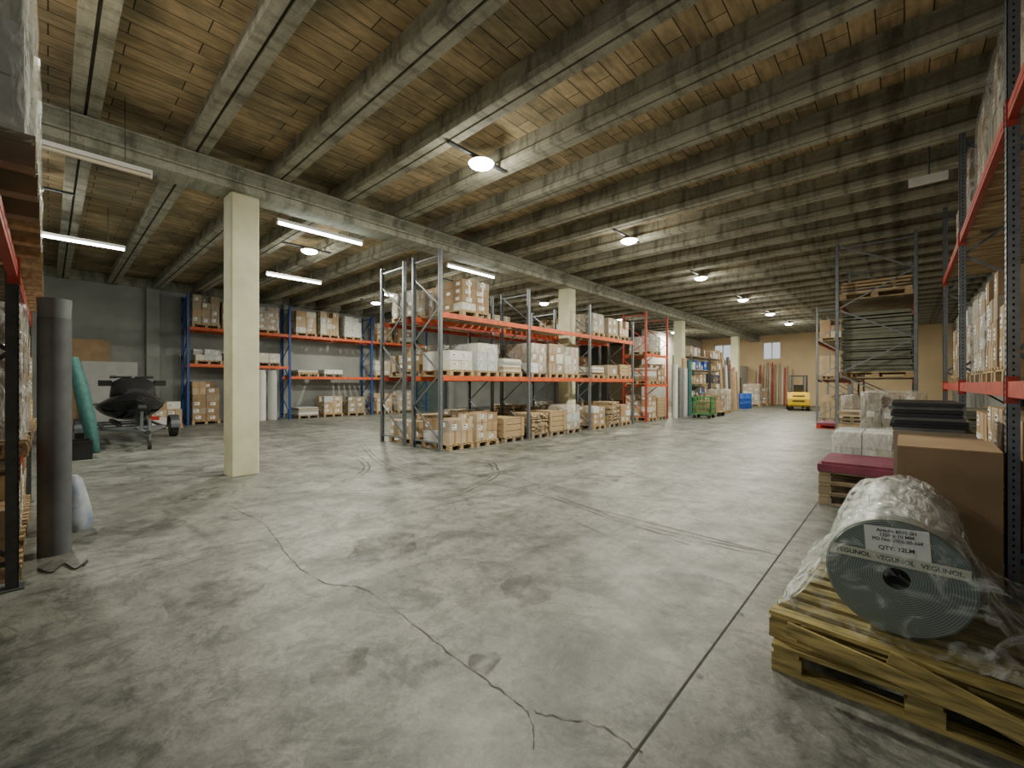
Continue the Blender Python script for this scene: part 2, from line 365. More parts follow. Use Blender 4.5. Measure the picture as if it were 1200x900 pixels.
def load(kind,x,y,z,h,w=.8,l=1.15,rz=0.0,name=None,pal=True,nx=3,ny=2,nz=None,wood=None):
    b=B(name or NAMES[kind]); b.M=T(x,y,z+.001,rz+U(-.02,.02)); zb=0
    if pal: pallet(b,w,l,wood or random.choice([M_wood,M_wood,M_wood2])); zb=.145
    H=h-zb; W=w-.04; LL=l-.06
    if kind in('cartons','white','wrapped','wwrapped'):
        ms=M_whites if kind in('white','wwrapped') else M_cards
        nz=nz or max(1,round(H/.26)); base=random.choice(ms); ny=random.choice([2,2,3]) if ny==2 else ny
        for k in range(nz):
            for i in range(nx):
                for j in range(ny):
                    if k==nz-1 and nz>1 and R()<.25: continue
                    g=.004; hh=H/nz
                    x0=-LL/2+LL*i/nx+U(0,.012);y0=-W/2+W*j/ny+U(0,.012)
                    mm=base if R()<.7 else random.choice(ms)
                    if R()<.08: mm=random.choice(M_whites)
                    carton(b,x0,x0+LL/nx-.014,y0,y0+W/ny-.014,zb+k*hh,zb+(k+1)*hh-g,mm)
        if 'wrapped' in kind: wrap(b,-LL/2,LL/2,-W/2,W/2,zb-.04,zb+H,M_wrap)
    elif kind in('sheets','black','dark'):
        zc=zb
        while zc<h-.02:
            t=U(.03,.09) if kind=='sheets' else U(.025,.05); t=min(t,h-zc); o=U(-.025,.025);p=U(-.025,.025)
            mm={'sheets':random.choice(M_whites+M_cards+M_whites),'black':M_black,'dark':M_ggrey}[kind]
            b.box(-LL/2+o,LL/2+o,-W/2+p,W/2+p,zc,zc+t-.004,mm); zc+=t
            if kind=='dark' and R()<.15:
                for q in(-.3,.3): b.box(-LL/2,LL/2,q*W-.04,q*W+.04,zc,zc+.03,M_wood2)
                zc+=.031
    elif kind=='lumber':
        zc=zb
        while zc<h-.03:
            n=int(W/.11); t=.05
            for j in range(n):
                o=U(-.03,.03); yy=-W/2+W*j/n; b.box(-LL/2+o,LL/2+o,yy,yy+W/n-.006,zc,zc+t,random.choice([M_wood,M_wood2,M_cards[2]]))
            zc+=t+.003
            if R()<.3 and zc<h-.08:
                for xx in(-.35,.35): b.box(xx-.03,xx+.03,-W/2,W/2,zc,zc+.025,M_wood2)
                zc+=.026
    elif kind=='crate':
        b.box(-LL/2+.03,LL/2-.03,-W/2+.03,W/2-.03,zb,h-.03,M_wood2)
        n=max(2,int(H/.13))
        for k in range(n):
            a=zb+H*k/n;c=a+H/n-.015
            b.box(-LL/2,LL/2,-W/2,-W/2+.025,a,c,M_wood); b.box(-LL/2,LL/2,W/2-.025,W/2,a,c,M_wood)
            b.box(LL/2-.025,LL/2,-W/2,W/2,a,c,M_wood); b.box(-LL/2,-LL/2+.025,-W/2,W/2,a,c,M_wood)
        for sx in(-1,1):
            for sy in(-1,1): b.box(sx*LL/2-.05,sx*LL/2+.012*(1+sx),sy*(W/2)-.05,sy*W/2+.05,zb,h,M_wood)
        b.box(-LL/2,LL/2,-W/2,W/2,h-.03,h,M_wood)
    return b.done()
# ------------------------------------------------------------------ racks
def rack(name,M,frames,depth,height,levels,pm,bm,perf=False,deck=True,heights=None,dm=None,skip=None):
    b=B(name); b.M=M
    pw=.09
    for fi,y in enumerate(frames):
        hh=heights[fi] if heights else height
        for xf,sg in ((0,-1),(-depth,1)):
            xa,xb=(xf-.07,xf) if sg<0 else (xf,xf+.07)
            fw=(xf-.006,xf) if sg<0 else (xf,xf+.006)
            b.box(fw[0],fw[1],y-pw/2,y+pw/2,.01,hh,pm)
            b.box(xa,xb,y-pw/2,y-pw/2+.006,.01,hh,pm); b.box(xa,xb,y+pw/2-.006,y+pw/2,.01,hh,pm)
            b.box(xa-.03,xb+.03,y-.08,y+.08,0.0,.01,pm)
            if perf:
                z=.15
                while z<hh-.05:
                    for o in(-.022,.022):
                        if sg<0: b.box(xf,xf+.0012,y+o-.006,y+o+.006,z,z+.022,M_slot)
                    b.box(xf-.042 if sg<0 else xf+.03,xf-.03 if sg<0 else xf+.042,y-pw/2-.0012,y-pw/2,z,z+.02,M_slot)
                    z+=.05
        z=.25; up=True
        while z+.8<hh:
            if up: b.bar((-.04,y,z),(-depth+.04,y,z+.8),.032,pm)
            else: b.bar((-depth+.04,y,z),(-.04,y,z+.8),.032,pm)
            up=not up; z+=.8
        for z in (.2,hh-.15): b.bar((-.04,y,z),(-depth+.04,y,z),.035,pm)
    for i in range(len(frames)-1):
        ya,yb=frames[i]+pw/2+.001,frames[i+1]-pw/2-.001
        for z in levels[i]:
            for xa,xb in ((-.056,-.006),(-depth+.006,-depth+.056)):
                b.box(xa,xb,ya,yb,z-.12,z,bm)
                for q in (ya,yb-.006): b.box(xa-.004,xb+.012,q,q+.006,z-.17,z+.04,bm)
            b.box(-.006,-.003,ya+.05,yb-.05,z-.075,z-.045,bm)
            if deck:
                n=int((yb-ya)/.26); d=dm or M_wood2
                for k in range(n):
                    yy=ya+.1+(yb-ya-.2)*(k+.5)/n
                    if skip and skip[0]<yy<skip[1]: continue
                    b.box(-depth+.01,-.01,yy-.09,yy+.09,z-.018,z,d)
    return b.done()
# middle double rack
MF=[6.25,9.45,12.72,15.9]
rack('pallet_rack',T(-8.0,0),MF,1.15,4.76,[[1.8,3.3],[1.8,3.3],[1.8,3.3]],M_steel,M_orange,heights=[4.78,4.35,4.35,4.1],skip=(12.0,12.7))
rack('pallet_rack',T(-9.5,0),MF,1.15,4.6,[[1.8,3.3],[1.8,3.3],[1.8,3.3]],M_steel,M_red,heights=[4.78,4.35,4.35,4.1])
xf,xb=-8.58,-10.08
A,Bb,C=9.92,10.80,11.66
for (k,y,h) in (('cartons',6.86,.72),('cartons',7.75,.85),('crate',8.75,.66),('lumber',A,.75),('crate',Bb,.75),('wrapped',C,.9),('cartons',13.3,.8),('lumber',14.3,.95),('cartons',15.25,.8)):
    load(k,xf+.05,y,0,h,w=.78)
for (k,y,h) in (('cartons',6.86,.6),('crate',7.75,.7),('cartons',8.75,.8),('cartons',A,.7),('lumber',Bb,.9),('cartons',C,.8),('wrapped',13.3,.9),('cartons',14.8,.9)):
    load(k,xb,y,0,h,w=.78)
for (k,y,h) in (('white',6.9,.62),('wwrapped',7.8,.85),('sheets',8.75,.5),('wrapped',A,1.0),('cartons',Bb,1.05),('wrapped',C,1.0),('sheets',13.3,.45),('cartons',14.3,.5),('crate',15.25,.55)):
    load(k,xf,y,1.8,h,w=.78)
for (k,y,h) in (('cartons',6.9,.8),('wwrapped',7.85,.9),('wrapped',8.8,.9),('wrapped',A,1.1),('cartons',Bb,.8),('cartons',C,.9),('white',13.4,.8),('cartons',14.6,.9)):
    load(k,xb,y,1.8,h,w=.78)
for (k,y,h) in (('wrapped',13.3,.8),('cartons',14.35,.75),('cartons',15.2,.75)):
    load(k,xf,y,3.3,h,w=.78)
for (k,y,h) in (('wrapped',6.95,.8),('cartons',7.85,1.05),('wrapped',8.8,.8),('cartons',A,.5),('cartons',13.5,.8)):
    load(k,xb,y,3.3,h,w=.78)
load('cartons',xf,7.4,3.3,.92,w=.95,nz=4)
# left back rack on wall
LF=[3.7,7.45,11.5,15.0]
rack('pallet_rack',T(-20.55,0),LF,1.1,5.15,[[2.4,3.85],[1.95,3.85],[1.95,3.85]],M_blue,M_orange)
xl=-21.1
for (k,y,z,h) in (('cartons',4.3,3.85,1.3),('cartons',5.3,3.85,1.15),('wrapped',6.55,3.85,1.15),('cartons',8.2,3.85,1.15),('cartons',9.3,3.85,1.25),('wwrapped',10.5,3.85,1.15),
   ('white',4.4,2.4,.6),('sheets',5.5,2.4,.5),('white',6.6,2.4,.55),('sheets',8.3,1.95,.3),('white',9.5,1.95,.35),('wrapped',12.2,1.95,.9),('cartons',13.4,1.95,.8),
   ('cartons',12.3,3.85,1.0),('cartons',13.6,3.85,.9),
   ('cartons',4.3,0,1.7),('sheets',8.3,0,.5),('cartons',9.5,0,1.0),('cartons',10.7,0,.95),('cartons',12.3,0,1.1),('wrapped',13.6,0,1.2)):
    load(k,xl,y,z,h,w=.95,l=1.0)
b=B('standing_white_rolls')
for i in range(4):
    yy=5.45+i*.45; b.cyl((-20.85,yy,0),(-20.85,yy,2.22),.19,M_whites[i%2],n=20); b.cyl((-20.85,yy,2.22),(-20.85,yy,2.222),.05,M_slot,n=12)
b.done()
load('cartons',-19.9,2.9,0,.95,w=.9,l=.9)
b=B('plywood_sheet'); b.rbox((-21.72,.9,1.62),(.02,1.3,3.2),M_cards[0],(0,math.radians(4),0)); b.done()
b=B('white_panel'); b.rbox((-21.5,1.55,1.22),(.03,1.5,2.4),M_whites[1],(0,math.radians(4),0)); b.done()
# --------------------------------------------- near left rack (runs along X)
Mleft=Matrix(((0,1,0,-8.8),(1,0,0,-.155),(0,0,1,0),(0,0,0,1)))
rack('pallet_rack',Mleft,[0.05,3.66,7.3],1.05,4.7,[[1.0,2.55],[2.55]],M_dsteel,M_red,perf=True)
for (k,x,z,h) in (('cartons',-8.0,0,.8),('cartons',-6.9,0,.8),('cartons',-5.78,0,.8)):
    load(k,x,-.70,z,h,w=.95,l=1.1,rz=math.pi/2)
for (k,x,z,h) in (('cartons',-8.0,1.0,1.2),('cartons',-6.9,1.0,1.3),('wrapped',-5.78,1.0,1.25)):
    load(k,x,-.66,z,h,w=.95,l=1.1,rz=math.pi/2)
for (k,x,z,h) in (('wrapped',-8.0,2.55,1.7),('wwrapped',-6.9,2.55,1.9),('wrapped',-5.75,2.55,1.75),('wrapped',-4.4,2.55,1.6),('wwrapped',-3.3,2.55,1.6)):
    load(k,x,-.61,z,h,w=.95,l=1.15,rz=math.pi/2)
b=B('tall_cardboard_box'); b.M=T(-4.35,-.85); b.box(-.35,.35,-.45,.45,0,2.2,M_cards[1]); b.box(-.03,.03,-.452,.452,0,2.202,M_tape); b.done()
b=B('grey_carpet_roll'); q=P(64,648); b.cyl((q[0],q[1],0),(q[0],q[1],2.22),.115,M_dgrey,n=28); b.cyl((q[0],q[1],2.22),(q[0],q[1],2.40),.112,M_grey,n=28,r2=.118)
b.cyl((q[0],q[1],2.4),(q[0],q[1],2.403),.04,M_slot); b.done()
b=B('blue_grey_sack'); rings=[]
for (z,r) in ((0,.16),(.08,.2),(.2,.19),(.34,.16),(.46,.13),(.56,.09),(.6,.05)):
    rings.append([(-6.72+(r*.8*math.cos(6.283*i/18))*(1+.35*noise.noise(Vector((math.cos(6.283*i/18)*2,math.sin(6.283*i/18)*2,z*6)))),.18+(r*.8*math.sin(6.283*i/18))*(1+.35*noise.noise(Vector((math.cos(6.283*i/18)*2,math.sin(6.283*i/18)*2,z*6+3)))),z) for i in range(18)])
b.loft(rings,M_bluebag); b.done()
b=B('rope_on_floor'); pts=smooth_pts([P(45,668),P(60,672),P(75,662),P(88,668),P(102,658),P(98,664)])
for a,c in zip(pts[:-1],pts[1:]): b.cyl((a[0],a[1],.01),(c[0],c[1],.01),.007,M_black,n=6)
b.done()
# --------------------------------------------- near right rack
def MR(x): return Matrix(((-1,0,0,x),(0,1,0,0),(0,0,1,0),(0,0,0,1)))
rack('pallet_rack',MR(.58),[1.45,5.05,8.9,12.4],1.1,5.2,[[1.62,3.75],[1.62,3.75],[1.62,3.75]],M_steel,M_red,perf=True,dm=M_wood)
for (k,y,z,h) in (('cartons',4.4,1.62,1.0),('cartons',6.0,1.62,1.05),('cartons',7.05,1.62,1.15),('wrapped',8.15,1.62,1.1),('wrapped',9.6,1.62,1.1),('wwrapped',10.6,1.62,1.15),('cartons',11.6,1.62,1.0),
    ('wrapped',5.7,3.75,1.2),('wrapped',6.8,3.75,1.3),('wrapped',7.9,3.75,1.25),('wrapped',9.6,3.75,1.3),('cartons',10.8,3.75,1.2),('wrapped',3.9,3.75,1.4),
    ('cartons',5.8,0,1.3),('cartons',6.85,0,1.35),('cartons',7.9,0,1.25),('dark',9.8,0,1.2),('cartons',10.9,0,1.2)):
    load(k,1.22,y,z,h,w=.95,l=1.1,rz=math.pi)
# protruding rack
rack('pallet_rack',MR(-1.27),[13.3,16.6],1.5,5.1,[[1.75,3.7],[1.75,3.7]],M_steel,M_orange)
load('dark',-.52,14.1,1.75,1.6,w=1.3,l=1.35,rz=math.pi)
load('dark',-.52,15.6,1.75,1.3,w=1.2,l=1.35,rz=math.pi)
load('lumber',-.52,14.1,3.7,.45,w=1.2,l=1.35,rz=math.pi)
load('wrapped',-.52,14.2,0,1.3,w=1.2,l=1.35,rz=math.pi)
load('cartons',-.52,15.6,0,1.2,w=1.2,l=1.35,rz=math.pi)
rack('pallet_rack',MR(-2.7),[21.6,25,28.4],1.2,4.8,[[1.8,3.4],[1.8,3.4]],M_steel,M_orange)
for y in (22.5,24,26,27.4):
    load(random.choice(['cartons','wrapped']),-2.1-1.2+1.2,y,1.8,1.0,rz=math.pi); load('cartons',-2.1,y,0,1.1,rz=math.pi); load('cartons',-2.1,y,3.4,.9,rz=math.pi)
b=B('maroon_pallet'); b.M=T(-1.75,19.6); pallet(b,1.6,1.2,M_redp); b.box(-.6,.6,-.8,.8,.146,.2,M_maroon); b.done()
b=B('pallet_stack'); b.M=T(-.30,7.55,0)
for k in range(3): pallet(b,1.1,1.1,M_wood2,z=k*.146)
b.box(-.56,.55,-.56,.56,.44,.53,M_maroon); b.box(-.52,.5,-.5,.5,.531,.56,M_maroon); b.done()
load('wwrapped',-.3,8.9,0,.85,w=1.0,l=1.1)
load('wrapped',-.15,10.3,0,1.45,w=.9,l=.9)
load('lumber',-.45,11.9,0,1.0,w=1.1,l=1.2)
b=B('large_cardboard_box'); b.M=T(.23,4.98,0)
pallet(b,1.1,.54,M_wood2); carton(b,-.27,.27,-.55,.55,.146,1.12,M_cards[1]); b.rbox((0,-.27,1.135),(.54,.54,.012),M_cards[0],(math.radians(3),0,0)); b.done()
b=B('stack_of_black_foam_sheets'); b.M=T(.2,6.3,0); pallet(b,1.2,.58,M_wood2); b.box(-.28,.28,-.58,.58,.146,1.14,M_cards[3])
for k in range(8):
    z=1.14+k*.035; b.box(-.29+U(-.03,.02),.22+U(-.03,.02),-.58+U(-.03,.03),.56+U(-.03,.03),z,z+.031,M_grey if k%3==0 else M_black)
b.done()
# --------------------------------------------- foreground roll on pallets
b=B('wooden_pallet'); b.M=T(.06,3.36,0,math.radians(1)); pallet(b,1.2,1.24,M_woody)
b.done()
b=B('wooden_pallet'); b.M=T(.07,3.34,.147,math.radians(-5)); pallet(b,1.14,1.2,M_woody)
b.done()
b=B('loose_boards')
b.rbox((.40,2.695,.16),(.95,.018,.09),M_woody,(0,.26,-.06))
b.rbox((.05,2.70,.215),(1.05,.018,.07),M_woody,(0,.10,-.06))
b.done()
RC=(-.03,3.6,.60); RR=.295
e=empty('plastic_wrapped_rubber_roll',(RC[0],RC[1],RC[2]))
m,nt,bs=newmat('rubber_roll_end'); tc=nt.nodes.new('ShaderNodeTexCoord')
w=nt.nodes.new('ShaderNodeTexWave'); w.wave_type='RINGS'; w.rings_direction='Y'; w.inputs['Scale'].default_value=30; w.inputs['Distortion'].default_value=.8; w.inputs['Detail'].default_value=3
L(nt,tc.outputs['Object'],w.inputs['Vector'])
rp=nt.nodes.new('ShaderNodeValToRGB'); rp.color_ramp.elements[0].color=(.10,.125,.11,1); rp.color_ramp.elements[1].color=(.25,.29,.265,1)
L(nt,w.outputs['Fac'],rp.inputs[0]); L(nt,rp.outputs[0],bs.inputs['Base Color']); bs.inputs['Roughness'].default_value=.32; bs.inputs['Metallic'].default_value=.25
M_end=m
M_rside=mat('rubber_roll_side',(.62,.65,.63),.3,.5,scale=40,var=.4,detail=6)
b=B('rolled_sheet'); n=64; ya,yb=RC[1]-.65,RC[1]+.62; hr=.055
def circ(r,y): return [(RC[0]+r*math.cos(2*math.pi*i/n),y,RC[2]+r*math.sin(2*math.pi*i/n)) for i in range(n)]
b.loft([circ(RR,ya+.012),circ(RR,yb)],M_rside,caps=False); b.loft([circ(RR-.01,ya),circ(RR,ya+.012)],M_end,caps=False)
b.loft([circ(hr,ya),circ(RR-.01,ya)],M_end,caps=False,smooth=False); b.loft([circ(RR,yb),circ(hr,yb)],M_end,caps=False,smooth=False)
b.loft([circ(hr,yb),circ(hr,ya)],M_slot,caps=False); b.done(parent=e,origin=(RC[0],RC[1],RC[2]))
b=B('label'); b.rbox((-.03,ya-.006,.785),(.25,.002,.15),M_label,(0,-.06,0)); b.done(parent=e)
b=B('printed_tape'); b.rbox((-.035,ya-.009,.695),(.535,.002,.052),M_whites[2],(0,.012,0)); b.done(parent=e)
M_tgreen=mat('tape_print_green',(.02,.08,.06),.6)
def text(s,x,y,z,size,m,par,ty=0):
    c=bpy.data.curves.new('txt','FONT'); c.body=s; c.size=size; c.align_x='CENTER'; c.align_y='CENTER'; c.extrude=.0004; c.offset=.0006
    c.materials.append(m); o=bpy.data.objects.new('lettering',c); o.location=(x,y,z); o.rotation_euler=(math.pi/2,ty,0)
    bpy.context.scene.collection.objects.link(o); o.parent=par; o.matrix_parent_inverse=par.matrix_world.inverted(); return o
text('VEGUNOL',-.205,ya-.0108,.697,.032,M_tgreen,e,ty=.012); text('VEGUNOL',-.035,ya-.0108,.695,.032,M_tgreen,e,ty=.012); text('VEGUNOL',.135,ya-.0108,.693,.032,M_tgreen,e,ty=.012)
text('Article: 6010 SH\n1250 x 10 MM\nPO No: 2456-20-BM',-.03,ya-.0078,.818,.023,M_print,e,ty=-.06)
text('QTY: 12LM',-.03,ya-.0078,.752,.029,M_print,e,ty=-.06)
# draped film
b=B('stretch_film'); rings=[]; prof=[]
for i in range(61):
    a=-math.pi*.10+(math.pi*1.20)*i/60
    prof.append((math.cos(a)*(RR+.014),math.sin(a)*(RR+.014)))
right=[(.60,-.295),(.54,-.285),(.46,-.25),(.40,-.19),(.34,-.10)]; left=[(-.34,-.11),(-.38,-.17),(-.42,-.22),(-.46,-.26),(-.51,-.295)]
full=right+prof+left; ny=44
def fold(v,s):
    a=1-abs(noise.noise(v)); return (a*a-.5)*s
for j in range(ny+1):
    yy=ya-.03+(yb-ya+.08)*j/ny; ring=[]
    for i,(px,pz) in enumerate(full):
        q=fold(Vector((px*4+yy*3,yy*4,pz*4)),.024)+fold(Vector((px*12,yy*7,pz*12+5)),.010)+.008
        l=math.hypot(px,pz); q=max(q,-.006)
        ring.append((RC[0]+px*(1+q/l),yy+.02*noise.noise(Vector((px*6,pz*6,2))),max(.299,RC[2]+pz*(1+q/l))))
    rings.append(ring)
b.loft(rings,M_film,closed=False); b.done(parent=e)
b=B('film_end_drape'); fr=[]
for j in range(26):
    t=j/25; z=RC[2]+(RR+.01)-(RR*2+.005)*t; hw=.06+.45*math.sin(min(1,t*1.15)*math.pi/2); row=[]
    for i in range(40):
        s=-1+2*i/39; q=fold(Vector((s*4+t*2,t*5,1)),.05)
        row.append((RC[0]+s*hw+.03*t,ya-.035-abs(q)-.10*t*t,max(.299,z+.02*noise.noise(Vector((s*4,t*3,5))))))
    fr.append(row)
b.loft(fr,M_filmf,closed=False); b.done(parent=e)
# --------------------------------------------- lamps
def roof_z(y): return 5.338 if any(abs(y-j)<.15 for j in JY) else ZC
def highbay(x,y,e):
    b=B('round_ceiling_lamp'); z=5.265
    lo=max(j for j in JY if j<=y+.001); hi=min([j for j in JY if j>y]+[Y1-.3])
    b.box(x-.03,x+.03,lo,hi,5.30,5.338,M_dsteel)
    b.cyl((x,y,z-.02),(x,y,5.30),.215,M_white,n=32,r2=.14)
    rings=[]
    for k in range(6):
        a=k/5*math.pi/2*.96; rings.append([(x+.20*math.cos(a)*math.cos(6.283*i/28),y+.20*math.cos(a)*math.sin(6.283*i/28),z-.021-.08*math.sin(a)) for i in range(28)])
    b.loft(rings,M_bulb)
    ob=b.done()
    for kind,en,dz in (('AREA',e,-.13),('POINT',e*.14,-.32)):
        l=bpy.data.lights.new('lamp_light',kind); l.energy=en; l.color=(1,.955,.79)
        if kind=='AREA': l.shape='DISK'; l.size=.36
        else: l.shadow_soft_size=.12
        o=bpy.data.objects.new('lamp_light',l); o.location=(x,y,z+dz); bpy.context.scene.collection.objects.link(o)
        o.parent=ob; o.matrix_parent_inverse=Matrix.Translation(ob.location).inverted()
for y,e_ in ((-.3,100),(4.85,330),(10.0,330),(15.2,310),(20.4,260),(25.5,260),(30.4,310)): highbay(-5.15,y,e_)
for y,e_ in ((-.3,140),(4.85,270),(10.0,220),(15.2,220),(22,210),(30,270)): highbay(-12.0,y,e_)
highbay(-17.5,10,230)  # extra lamp outside the two rows, added for light near the left wall
def tube(x,y0,y1,z,on=True):
    b=B('fluorescent_batten'); b.box(x-.04,x+.04,y0,y1,z+.03,z+.09,M_white)
    b.cyl((x,y0+.02,z),(x,y1-.02,z),.026,M_tube if on else M_tubeoff,n=12)
    b.box(x-.03,x+.03,y0,y0+.02,z-.03,z+.09,M_white); b.box(x-.03,x+.03,y1-.02,y1,z-.03,z+.09,M_white)
    for q in (y0+.3,y1-.3): b.cyl((x,q,z+.09),(x,q,roof_z(q)-.002),.006,M_dsteel,n=6)
    b.done()
tube(-9.1,3.05,4.85,4.78); tube(-9.1,7.3,9.1,4.80)
tube(-13.7,-.4,1.25,4.8); tube(-13.7,4.3,5.9,4.8); tube(-13.7,8.1,9.7,4.8)
tube(-8.25,-.1,1.05,4.68,False)
b=B('suspended_lamp_housing'); b.box(.05,.52,9.75,9.88,4.92,5.03,M_white); b.cyl((.3,9.82,5.03),(.3,9.82,roof_z(9.82)-.002),.01,M_dsteel); b.done()
# --------------------------------------------- jet ski on trailer (bow towards +x)
e=empty('jet_ski',(-16.2,1.6,.5))
b=B('hull'); st=[(0,.46,.12,.22,.45,.50,.52),(.5,.52,.08,.22,.46,.54,.58),(1.3,.56,.08,.24,.50,.64,.72),(1.9,.52,.12,.30,.56,.74,.86),(2.4,.38,.24,.42,.64,.78,.86),(2.75,.20,.42,.54,.68,.74,.78),(2.95,.05,.60,.62,.68,.70,.71)]
rings=[]
for x,w,zk,zc,zg,zd,zt in st:
    h=[(0,zk),(w*.75,zc),(w,zg-.05),(w,zg),(w*.62,zd),(w*.25,zt)]
    h=h+[(-a,c) for a,c in h[::-1] if a>0]
    rings.append([(-17.6+x,1.6+a,.42+c) for a,c in h])
b.loft(rings,M_gloss); o=b.done(parent=e); s=o.modifiers.new('sub','SUBSURF'); s.levels=2; s.render_levels=2
b=B('seat'); rings=[]
for x,w,z0_,z1_ in ((.25,.18,.5,.78),(.6,.22,.5,.90),(1.2,.19,.6,.90),(1.5,.15,.65,1.0),(1.65,.12,.7,.95)):
    rings.append([(-17.6+x,1.6+a,.42+c) for a,c in ((w,z0_),(w*.95,z1_-.05),(w*.5,z1_),(-w*.5,z1_),(-w*.95,z1_-.05),(-w,z0_))])
b.loft(rings,M_black); o=b.done(parent=e)
b=B('cowl_and_handlebar'); rings=[]
for x,w,z0_,z1_ in ((1.5,.26,.65,1.0),(1.8,.36,.7,1.12),(2.1,.34,.7,1.05),(2.5,.20,.72,.88)):
    rings.append([(-17.6+x,1.6+a,.42+c) for a,c in ((w,z0_),(w*.9,z1_-.1),(w*.5,z1_),(-w*.5,z1_),(-w*.9,z1_-.1),(-w,z0_))])
b.loft(rings,M_black); b.cyl((-16.0,1.28,1.56),(-16.0,1.92,1.56),.022,M_black); b.cyl((-15.95,1.6,1.4),(-16.0,1.6,1.57),.05,M_black)
for s in(-1,1): b.rbox((-15.75,1.6+s*.42,1.42),(.05,.2,.12),M_black,(0,.2,s*.3)); b.cyl((-16.0,1.6+s*.34,1.56),(-16.0,1.6+s*.24,1.56),.032,M_rubber)
b.done(parent=e)
b=B('grey_trim_stripes')
for s in(-1,1):
    b.bar((-17.3,1.6+s*.545,.42+.47),(-15.75,1.6+s*.53,.42+.56),.03,M_grey)
b.done(parent=e)
e.scale=(1.12,1.35,1.22)
b=B('boat_trailer')
def wheel(b,x,y,r,w,z=None):
    z=r if z is None else z
    b.cyl((x,y-w/2,z),(x,y+w/2,z),r,M_rubber,n=26); b.cyl((x,y-w/2-.006,z),(x,y+w/2+.006,z),r*.55,M_steel,n=18)
for s in(-1,1):
    yy=1.6+s*1.02; wheel(b,-16.6,yy,.29,.17)
    b.bar((-18.0,1.6+s*.6,.42),(-15.2,1.6+s*.6,.42),.06,M_steel); b.bar((-15.2,1.6+s*.6,.42),(-13.75,1.6,.42),.06,M_steel)
    b.bar((-17.8,1.6+s*.3,.50),(-15.4,1.6+s*.3,.50),.09,M_black)
    pts=[(-16.6+.36*math.cos(a),.29+.36*math.sin(a)) for a in [math.pi*i/10 for i in range(11)]]
    for p,q in zip(pts[:-1],pts[1:]): b.rbox(((p[0]+q[0])/2,yy,(p[1]+q[1])/2),(math.dist(p,q)+.01,.22,.012),M_dsteel,(0,-math.atan2(q[1]-p[1],q[0]-p[0]),0))
    b.box(-18.05,-17.98,1.6+s*.75-.12,1.6+s*.75+.12,.42,.54,M_redp)
b.bar((-16.6,.58,.32),(-16.6,2.62,.32),.06,M_steel)
for x in(-18,-17,-15.4): b.bar((x,1.0,.42),(x,2.2,.42),.05,M_steel)
b.bar((-15.2,1.6,.42),(-13.3,1.6,.42),.07,M_steel); b.cyl((-13.3,1.6,.44),(-13.1,1.6,.46),.05,M_black); b.bar((-14.2,1.6,.42),(-14.1,1.6,1.05),.06,M_steel); b.cyl((-14.1,1.52,1.0),(-14.1,1.68,1.0),.09,M_black)
b.cyl((-13.6,1.68,.12),(-13.6,1.68,.75),.03,M_steel); wheel(b,-13.6,1.68,.11,.06)
b.done()
b=B('teal_inflatable'); rings=[]
for k in range(13):
    t=k/12; z=.02+2.2*t; r=.28*math.sin(math.pi*(.10+.8*t))**.5; cx=-15.1-.3*t; cy=.72-.34*t
    rings.append([(cx+r*1.0*math.cos(6.283*i/18),cy+r*.5*math.sin(6.283*i/18),z) for i in range(18)])
b.M=T(1.2,.03); b.loft(rings,M_teal); b.done()
b=B('black_crate'); b.M=T(-13.0,.45); b.box(-.25,.25,-.18,.18,0,.02,M_black)
for s in(-1,1): b.box(-.25,.25,s*.18-.015,s*.18+.015,0,.4,M_black); b.box(s*.25-.015,s*.25+.015,-.18,.18,0,.4,M_black)
b.box(-.28,-.22,-.21,.21,.37,.4,M_black); b.box(.22,.28,-.21,.21,.37,.4,M_black); b.done()
# --------------------------------------------- mid-far clutter along the aisle
rack('pallet_rack',T(-8.05,0),[17.2,19.4],1.1,4.7,[[1.6,2.9]],M_red,M_orange,deck=True)
load('cartons',-8.6,17.8,0,1.1); load('crate',-8.6,18.75,0,1.0); load('sheets',-8.6,17.85,1.6,.7); load('cartons',-8.6,18.75,1.6,.9); load('wrapped',-8.6,18.2,2.9,.8)
b=B('standing_rolls')
cols=[M_whites[0],M_green,M_grey,M_redp,M_whites[1],M_cards[0],M_teal,M_whites[2]]
for i,c in enumerate(cols):
    yy=20.0+i*.30; b.cyl((-7.95-.15*(i%2),yy,0),(-7.95-.15*(i%2),yy,U(2.2,2.9)),.12,c,n=16)
b.done()
b=B('standing_tubes')
cols=[M_cards[0],M_whites[1],M_cards[2],M_dsteel,M_whites[0],M_cards[1],M_grey,M_cards[0],M_redp,M_cards[2],M_whites[2],M_cards[1]]
for i,c in enumerate(cols):
    yy=26.9+i*.21; xx=-7.9+.22*(i%2); b.cyl((xx,yy,0),(xx-.1,yy,U(2.3,3.4)),.085,c,n=14)
b.done()
b=B('green_mesh_trolley'); b.M=T(-6.95,20.9)
for z in(.25,.5,.75,.98):
    for s in(-1,1): b.bar((-.4,s*.35,z),(.4,s*.35,z),.03,M_green); b.bar((s*.4,-.35,z),(s*.4,.35,z),.03,M_green)
for i in range(6):
    q=-.4+.8*i/5
    for s in(-1,1): b.bar((q,s*.35,.2),(q,s*.35,1.0),.025,M_green); b.bar((s*.4,q*.875,.2),(s*.4,q*.875,1.0),.025,M_green)
b.box(-.4,.4,-.35,.35,.18,.22,M_green)
for sx in(-1,1):
    for sy in(-1,1): b.cyl((sx*.33,sy*.28-.02,.08),(sx*.33,sy*.28+.02,.08),.08,M_rubber,n=12); b.bar((sx*.33,sy*.28,.08),(sx*.33,sy*.28,.2),.03,M_steel)
b.box(-.3,.2,-.25,.25,.22,.8,M_cards[1]); b.done()
b=B('platform_trolley'); b.M=T(-7.1,22.6); b.box(-.5,.5,-.35,.35,.2,.25,M_wood)
